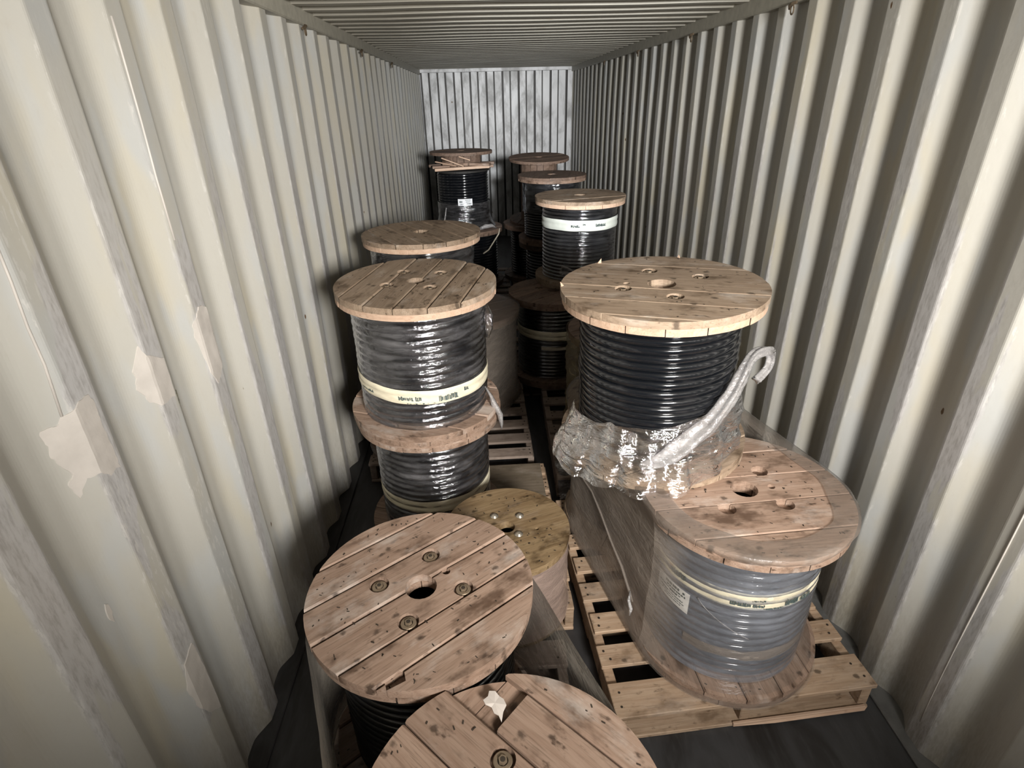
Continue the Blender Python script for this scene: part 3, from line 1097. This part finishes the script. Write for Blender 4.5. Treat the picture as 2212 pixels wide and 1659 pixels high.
# ------------------------------------------------------------------ stretch film
def hull(label, c1, c2, r1, r2_, z0, z1, mat, waist=.06, side=.012, lap=.085, seed=1, top=True, n=44, ease=.16, flare=0.0, name='stretch_wrap', layers=lambda d, front, v: 1.0):
    """film wound round two reels together: stadium outline, drawn in at the waist, lapped over the top rims"""
    c1, c2 = Vector(c1), Vector(c2)
    d = (c2 - c1)
    L = d.length
    base = atan2(d.y, d.x)
    off = math.acos(max(-1, min(1, (r1 - r2_) / L)))
    O = []
    for i in range(n + 1):      # around c1, away from c2
        a = base + off + (2 * pi - 2 * off) * i / n
        O.append((c1, a, r1, 1.0, i / n))
    S = 14
    aT = base - off
    for i in range(1, S):
        O.append((c1.lerp(c2, i / S), aT, r1 + (r2_ - r1) * i / S, 0, 0))
    for i in range(n + 1):
        a = base - off + 2 * off * i / n
        O.append((c2, a, r2_, 1.0, i / n))
    aT = base + off
    for i in range(1, S):
        O.append((c2.lerp(c1, i / S), aT, r2_ + (r1 - r2_) * i / S, 0, 0))
    nz = 26
    P = []
    N = len(O)
    for k in range(N + 1):
        c, a, r, arc, q = O[k % N]
        w_ = side + (waist - side) * arc * min(1, sin(pi * q) * 1.6 if arc else 0)
        row = []
        for j in range(nz + 1):
            v = j / nz
            pl = min(1, v / ease) if v < .5 else min(1, (1 - v) / ease)
            pl = pl * pl * (3 - 2 * pl)
            nn = NOI(Vector((c.x * 3 + cos(a) * 2.5, c.y * 3 + sin(a) * 2.5, v * 2.2 + seed)))
            n2 = NOI(Vector((c.x * 9 + cos(a) * 7, c.y * 9 + sin(a) * 7, v * 7 + seed)))
            rr = r + .006 - w_ * pl + .010 * nn * pl + .004 * n2 + flare * (1 - v) ** 2
            row.append((c.x + rr * cos(a), c.y + rr * sin(a), z0 + (z1 - z0) * v))
        if top:
            for t in (.012, .03, .05, .07, 1):
                tt = lap * (1 + .25 * NOI(Vector((c.x * 3 + cos(a) * 2, c.y * 3 + sin(a) * 2, seed + 9)))) * (t if t == 1 else t / .085 * .98)
                rr = r + .004 - tt
                row.append((c.x + rr * cos(a), c.y + rr * sin(a), z1 + .004 + (.0015 if t < 1 else .0002)))
        P.append(row)
    o = MB().grid(P).build(name, mat, None, True)
    at = o.data.attributes.new('film_layers', 'FLOAT', 'POINT')
    vals = []
    for k in range(N + 1):
        c, a, r, arc, q = O[k % N]
        d = math.degrees(a) % 360
        for j in range(len(P[0])):
            vals.append(layers(d, arc * ((c - c1).length < 1e-6), min(1, j / nz)))
    at.data.foreach_set('value', vals)
    tag(o, label, 'stretch film', 'stretch film wound round pairs of reels')
    return o



WRAP1 = hull('dusty clear film wound round the silver wrapped reel and the one behind it', (.600, 1.570), (.425, 2.283), .357, .352, .15, .842, FILM_DUST, .066, .02, .085, 3,
     layers=lambda d, front, v: (.34 if v > .985 or v < .02 else (1 if not front else max(.10, min(1, (222 - d) / 28)) if d > 180 else (.10 if d < 90 else 1))))
m = MB()
cre = [(.112, 2.16, .548), (.124, 2.083, .531), (.148, 2.001, .522), (.171, 1.894, .483), (.192, 1.79, .434), (.220, 1.682, .382), (.237, 1.602, .324), (.243, 1.575, .302)]
m.tube([(x - .001, y, z) for x, y, z in cre], [.002, .004, .004, .005, .005, .006, .006, .004], 8)
m.build('film_crease', FILM_CLEAR2, WRAP1, True)
m = MB()
m.tube([(.236, 1.60, .335), (.226, 1.575, .310), (.232, 1.555, .285), (.225, 1.545, .262)], [.002, .007, .008, .003], 8)
m.build('film_knot', FILM_ROPE, WRAP1, True)
hull('milky film wound round the two foreground reels on the left', (-.282, .622), (-.515, 1.239), .330, .335, .15, .74, FILM_WHITE, .085, .01, .08, 5, False, ease=.2, flare=.02,
     layers=lambda d, front, v: 1.0 if not front and (d < 150 or 165 < d < 205 or d > 320) else .5)
hull('dull grey-brown film round the squat dark reel behind the left stack', (-.72, 3.14), (-.405, 3.75), .345, .345, .15, .802, FILM_DUST, .05, .01, .34, 8,
     layers=lambda d, front, v: .62 if v < 1 else .35)

# film on single reels
wrap_shell(ROOTS['R1'], .289, .056, .645, FILM_BRIGHT, .002, 2, rid=(.052, .645, .033))
wrap_shell(ROOTS['L4t'], .279, .03, .562, FILM, .0035, 4, rid=(.052, .562, .031))
wrap_shell(ROOTS['L4b'], .265, .04, .612, FILM, .0035, 6, rid=(.052, .612, .031))
wrap_shell(ROOTS['L3'], .240, .03, .372, FILM_PINK, .006, 9, fl=.25, Rf=.252)
wrap_shell(ROOTS['R3'], .345, .01, .675, FILM_YEL, .03, 12, fl=.2, Rf=.36)
wrap_shell(ROOTS['R4'], .275, .04, .58, FILM_TIGHT, .002, 14, rid=(.052, .583, .026))
wrap_shell(ROOTS['R4b'], .268, .05, .6, FILM_TIGHT, .002, 15, rid=(.052, .613, .028))
wrap_shell(ROOTS['L5'], .288, .03, .57, FILM, .012, 16)
wrap_shell(ROOTS['L8'], .284, .0, .28, FILM, .010, 17, fl=.55, Rf=.34)
wrap_shell(ROOTS['R5'], .28, .3, .58, FILM_TIGHT, .01, 18)

# tapes and labels
runs = [(-9, 3, .3, .62), (5, 9, .3, .62), (24, 40, .2, .62), (-2, 20, .06, .16), (47, 51, .5, .8), (-50, -34, .3, .5)]
tape(ROOTS['L4t'], .285, .180, .243, True, tilt=.012, seed=4, cen=-97, runs=runs)
tape(ROOTS['L4b'], .268, .235, .300, False, seed=6)
tape(ROOTS['R1'], .2895, .418, .488, True, seed=7, cen=-105, runs=[(-9, 3, .25, .55), (5, 12, .25, .5), (26, 36, .2, .6), (38, 48, .2, .55), (12, 25, .12, .2), (4, 12, .62, .72), (-52, -40, .35, .75)])
tape(ROOTS['R4'], .281, .425, .50, True, seed=9, cen=-97, runs=[(-14, -2, .35, .6), (3, 7, .55, .75), (22, 38, .4, .7)], mat=TAPE_W)
tape(ROOTS['R4b'], .271, .36, .43, False, seed=11)
m = MB()
m.lathe([(.2712, .285), (.2735, .30), (.2712, .315)], 60, R(-115), R(-40))
m.build('tape_strip', STRAP, ROOTS['R4b'], True)


def sticker(root, r, a0, a1, z00, z01, z10, z11, mat, lines, seed=1):
    """paper label bent round the wrapped body; a0,a1 in degrees; z at the left and right edge"""
    rng = random.Random(seed)

    def pt(u, v, lift=0):
        a = R(a0 + (a1 - a0) * u)
        z = (z00 + (z10 - z00) * u) * (1 - v) + (z01 + (z11 - z01) * u) * v
        rr = r + lift
        return (rr * cos(a), rr * sin(a), z)
    m = MB().grid([[pt(i / 8, j / 3) for j in range(4)] for i in range(9)])
    o = m.build('label_sticker', mat, root, True)
    t = MB()
    for (v0, v1, u0, u1) in lines:
        u = u0
        while u < u1:
            wd = rng.uniform(.02, .07)
            e = min(u1, u + wd)
            t.grid([[pt(u, v0, .0012), pt(u, v1, .0012)], [pt(e, v0, .0012), pt(e, v1, .0012)]])
            u = e + rng.uniform(.012, .03)
    t.build('printed_text', INK, o, True)


sticker(ROOTS['R1'], .2975, -168, -139, .325, .408, .308, .402, LABEL,
        [(.80, .92, .30, .72), (.80, .9, .82, .88), (.66, .74, .35, .9), (.55, .60, .1, .8), (.5, .58, .45, .68), (.38, .43, .15, .85), (.27, .31, .2, .9), (.16, .2, .3, .8)], 3)
sticker(ROOTS['L8'], .292, -101, -70, .262, .332, .262, .332, LABEL_W, [(.75, .85, .5, .85), (.5, .6, .55, .85), (.45, .7, .1, .3), (.15, .28, .12, .38), (.2, .35, .6, .92)], 5)

# cream strap hanging on the far left lower reel
m = MB()
rr = .395
pts = [(rr * cos(R(-26)), rr * sin(R(-26)), .655), (rr * cos(R(-30)) * 1.0, rr * sin(R(-30)), .60), (.345 * cos(R(-50)), .345 * sin(R(-50)), .44), (.342 * cos(R(-62)), .342 * sin(R(-62)), .41)]
m.tube(pts, .008, 6)
m.build('strap', STRAP, ROOTS['L7'], True)


# crumpled film slipped down to the foot of the bare reel
def crumple(name, fn, nu, nv, amp, mat, parent, seed=1, smooth=True):
    P = []
    for i in range(nu + 1):
        row = []
        for j in range(nv + 1):
            p = Vector(fn(i / nu, j / nv))
            q = Vector((p.x * 7, p.y * 7, p.z * 11)) + Vector((seed, 0, 0))
            rid = 1 - abs(NOI(q * 1.6)) * 2
            p += Vector((NOI(q), NOI(q + Vector((9, 2, 1))), NOI(q + Vector((3, 7, 5))) * .7)) * amp
            p += Vector((NOI(q * 3.1), NOI(q * 3.1 + Vector((9, 2, 1))), NOI(q * 3.1 + Vector((3, 7, 5))))) * amp * .45
            p += (p - Vector((0, 0, p.z))).normalized() * amp * .5 * rid
            row.append(p)
        P.append(row)
    return MB().grid(P).build(name, mat, parent, smooth)


def lerp_tab(tab, u):
    for (a, b) in zip(tab, tab[1:]):
        if u <= b[0]:
            t = (u - a[0]) / (b[0] - a[0])
            t = t * t * (3 - 2 * t)
            return [p + (q - p) * t for p, q in zip(a[1:], b[1:])]
    return list(tab[-1][1:])


# table: u, angle, top z, top r, bottom z, bottom r (reel coordinates)
SK = [(0, -176, .215, .315, .075, .365), (.10, -166, .205, .320, .015, .425), (.24, -148, .200, .312, -.010, .400), (.42, -125, .225, .306, .006, .385),
      (.6, -102, .232, .305, -.002, .400), (.72, -84, .262, .308, .022, .385), (.86, -60, .30, .312, .060, .350), (1, -34, .33, .318, .075, .330)]


def skirt(u, v):
    a, zt, rt, zb, rb_ = lerp_tab(SK, u)
    e = v ** 1.25
    z = zt + (zb - zt) * v
    z = max(z, .056) if v < .8 else z
    r = rt + (rb_ - rt) * (e * .9 + .1 * v)
    r += .012 * sin(u * 40) * v
    return (r * cos(R(a)), r * sin(R(a)), z)


film = empty('loose_film', 'crumpled clear film slipped down round the foot of the bare black reel', 'stretch film', bare.location, bare.rotation_euler)
crumple('film_skirt', skirt, 120, 48, .010, FILM_LOOSE, film, 3)
crumple('film_fold', lambda u, v: ((.322 + .055 * v + .01 * sin(u * 25)) * cos(R(-170 + 78 * u)), (.322 + .055 * v + .01 * sin(u * 25)) * sin(R(-170 + 78 * u)), .205 - .11 * v - .03 * sin(u * 9)),
        80, 24, .011, FILM_LOOSE, film, 8)
# the twisted end pulled up to the right and looping back down
ctrl = [(-112, .095, .345), (-98, .135, .335), (-85, .185, .325), (-71, .24, .320), (-57, .30, .318), (-43, .355, .318), (-33, .400, .325), (-26, .425, .345), (-19, .420, .385), (-15, .385, .405), (-18, .345, .395), (-25, .318, .36)]
CP = [Vector((r * cos(R(a)), r * sin(R(a)), z)) for a, z, r in ctrl]
pts = []
for i in range(len(CP) - 1):
    p0, p1, p2, p3 = CP[max(i - 1, 0)], CP[i], CP[i + 1], CP[min(i + 2, len(CP) - 1)]
    for k in range(8):
        t = k / 8
        pts.append(.5 * ((2 * p1) + (p2 - p0) * t + (2 * p0 - 5 * p1 + 4 * p2 - p3) * t * t + (3 * p1 - p0 - 3 * p2 + p3) * t ** 3))
pts.append(CP[-1])
m = MB()
rad = [(.040 - .024 * min(1, i / 48)) * min(1, .25 + i / 14) for i in range(len(pts))]
m.tube(pts, rad, 24)
for i, v in enumerate(m.v):
    k, c = divmod(i, 24)
    if k < len(pts):
        ctr = pts[k]
        d = v - ctr
        v += d * (.30 * sin(c * 2 * pi / 24 * 4 + k * .07) + .22 * NOI(v * 16))
m.build('twisted_tail', FILM_ROPE, film, True)

# film scraps on the left stack
def scrap(parent, pts, r, mat, seed, name='film_tail'):
    m = MB()
    m.tube(pts, r, 10)
    for i, v in enumerate(m.v):
        v += Vector((NOI(v * 30 + Vector((seed, 0, 0))), NOI(v * 30 + Vector((0, seed, 0))), NOI(v * 30))) * .012
    m.build(name, mat, parent, True)


scrap(ROOTS['L4b'], [(.27, -.10, .80), (.295, -.12, .76), (.315, -.13, .72), (.330, -.14, .675), (.338, -.14, .63), (.335, -.14, .60)], [.004, .010, .013, .015, .010, .003], FILM_ROPE, 3)
scrap(ROOTS['L4t'], [(.285, -.05, .52), (.30, -.06, .47), (.298, -.06, .42), (.29, -.06, .37)], [.006, .018, .016, .005], FILM_LOOSE, 6)
scrap(ROOTS['L7'], [(.12, -.25, .665), (.2, -.24, .70), (.27, -.22, .70), (.32, -.2, .665)], [.01, .025, .02, .01], FILM_ROPE, 9)
scrap(ROOTS['L8'], [(-.19, -.27, .25), (-.20, -.29, .17), (-.215, -.31, .10), (-.22, -.34, .02)], [.006, .010, .008, .004], FILM_ROPE, 10)
m = MB()
pts = []
for i in range(17):
    a = R(-134 + 37 * i / 16)
    pts.append((.2935 * cos(a), .2935 * sin(a), .405 - .125 * (i / 16) ** .8))
m.tube(pts, .0018, 6)
m.build('film_edge', FILM_ROPE, ROOTS['R1'], True)
m = MB()
m.lathe([(.2925, .175), (.2945, .188), (.2945, .205), (.2925, .222)], 60, R(-140), R(-50), lambda a, r, z: (r, z + .010 * NOI(Vector((a * 5, z * 20, 1)))))
m.build('film_crease', FILM_SKIN, ROOTS['R1'], True)
m = MB()
m.lathe([(.2795, .10), (.284, .115), (.2795, .13)], 40, R(-128), R(-85))
m.build('film_crease', FILM_ROPE, ROOTS['R4'], True)
scrap(ROOTS['R4'], [(-.16, -.235, .13), (-.155, -.24, .165), (-.12, -.258, .16), (-.07, -.275, .13)], [.008, .014, .01, .004], FILM_ROPE, 12, 'film_tail')
scrap(ROOTS['R5'], [(.0, -.286, .55), (.02, -.29, .535), (.035, -.286, .55)], [.008, .014, .006], FILM_ROPE, 13, 'film_tail')

# splinters on the weathered top of the bare reel, paper scrap on the broken board
for (a, r, L, t) in ((172, .352, .022, .4), (118, .350, .026, -.3), (63, .352, .016, .5)):
    o = MB().add([(-.008, -.002, 0), (.009, -.0015, 0), (.007, .0025, 0), (-.007, .002, 0), (.0, .001, L)], [(0, 1, 4), (1, 2, 4), (2, 3, 4), (3, 0, 4), (3, 2, 1, 0)]).build('splinter', WOOD_EDGE, bare)
    o.location = (r * cos(R(a)), r * sin(R(a)), .648)
    o.rotation_euler = (t, t * .7, R(a + 60))
tf = [c for c in l1.children if c.name.startswith('top_flange')][0]
sc_pts = [(-0.045, 0.285), (-0.03, 0.283), (-0.02, 0.270), (-0.010, 0.262), (-.004, .246), (-0.012, 0.23), (-0.017, 0.205), (-.024, .222), (-0.034, 0.228), (-.040, .243), (-0.055, 0.251), (-0.060, 0.262), (-0.048, 0.272)]
m = MB()
n = len(sc_pts)
m.add([(x, y, 0) for x, y in sc_pts] + [(x, y, .002 + .0012 * sin(i * 2)) for i, (x, y) in enumerate(sc_pts)] + [(-.032, .252, .0035)],
      [(i, (i + 1) % n, n + (i + 1) % n, n + i) for i in range(n)] + [(n + i, n + (i + 1) % n, 2 * n) for i in range(n)])
o = m.build('paper_scrap', PAPER, l1, False, (.0, .0, .637))

# dark wadded film hanging over the front end of the right row's second pallet
def wad(u, v):
    x = .085 + .20 * u
    z = .165 - .14 * max(0, v - .55) / .45
    y = 2.86 - .30 * v
    return (x, y, z)


P = []
for i in range(31):
    row = []
    for j in range(41):
        p = Vector(wad(i / 30, j / 40))
        q = p * 14
        p += Vector((NOI(q), NOI(q + Vector((5, 1, 2))), abs(NOI(q * 1.3)) * 1.3)) * .022
        p.z = max(p.z, .004)
        row.append(p)
    P.append(row)
o = MB().grid(P).build('dark_film_sheet', FILM_BLACK, None, True)
tag(o, 'wad of dark plastic film over the end of the pallet behind the front right one', 'plastic film')
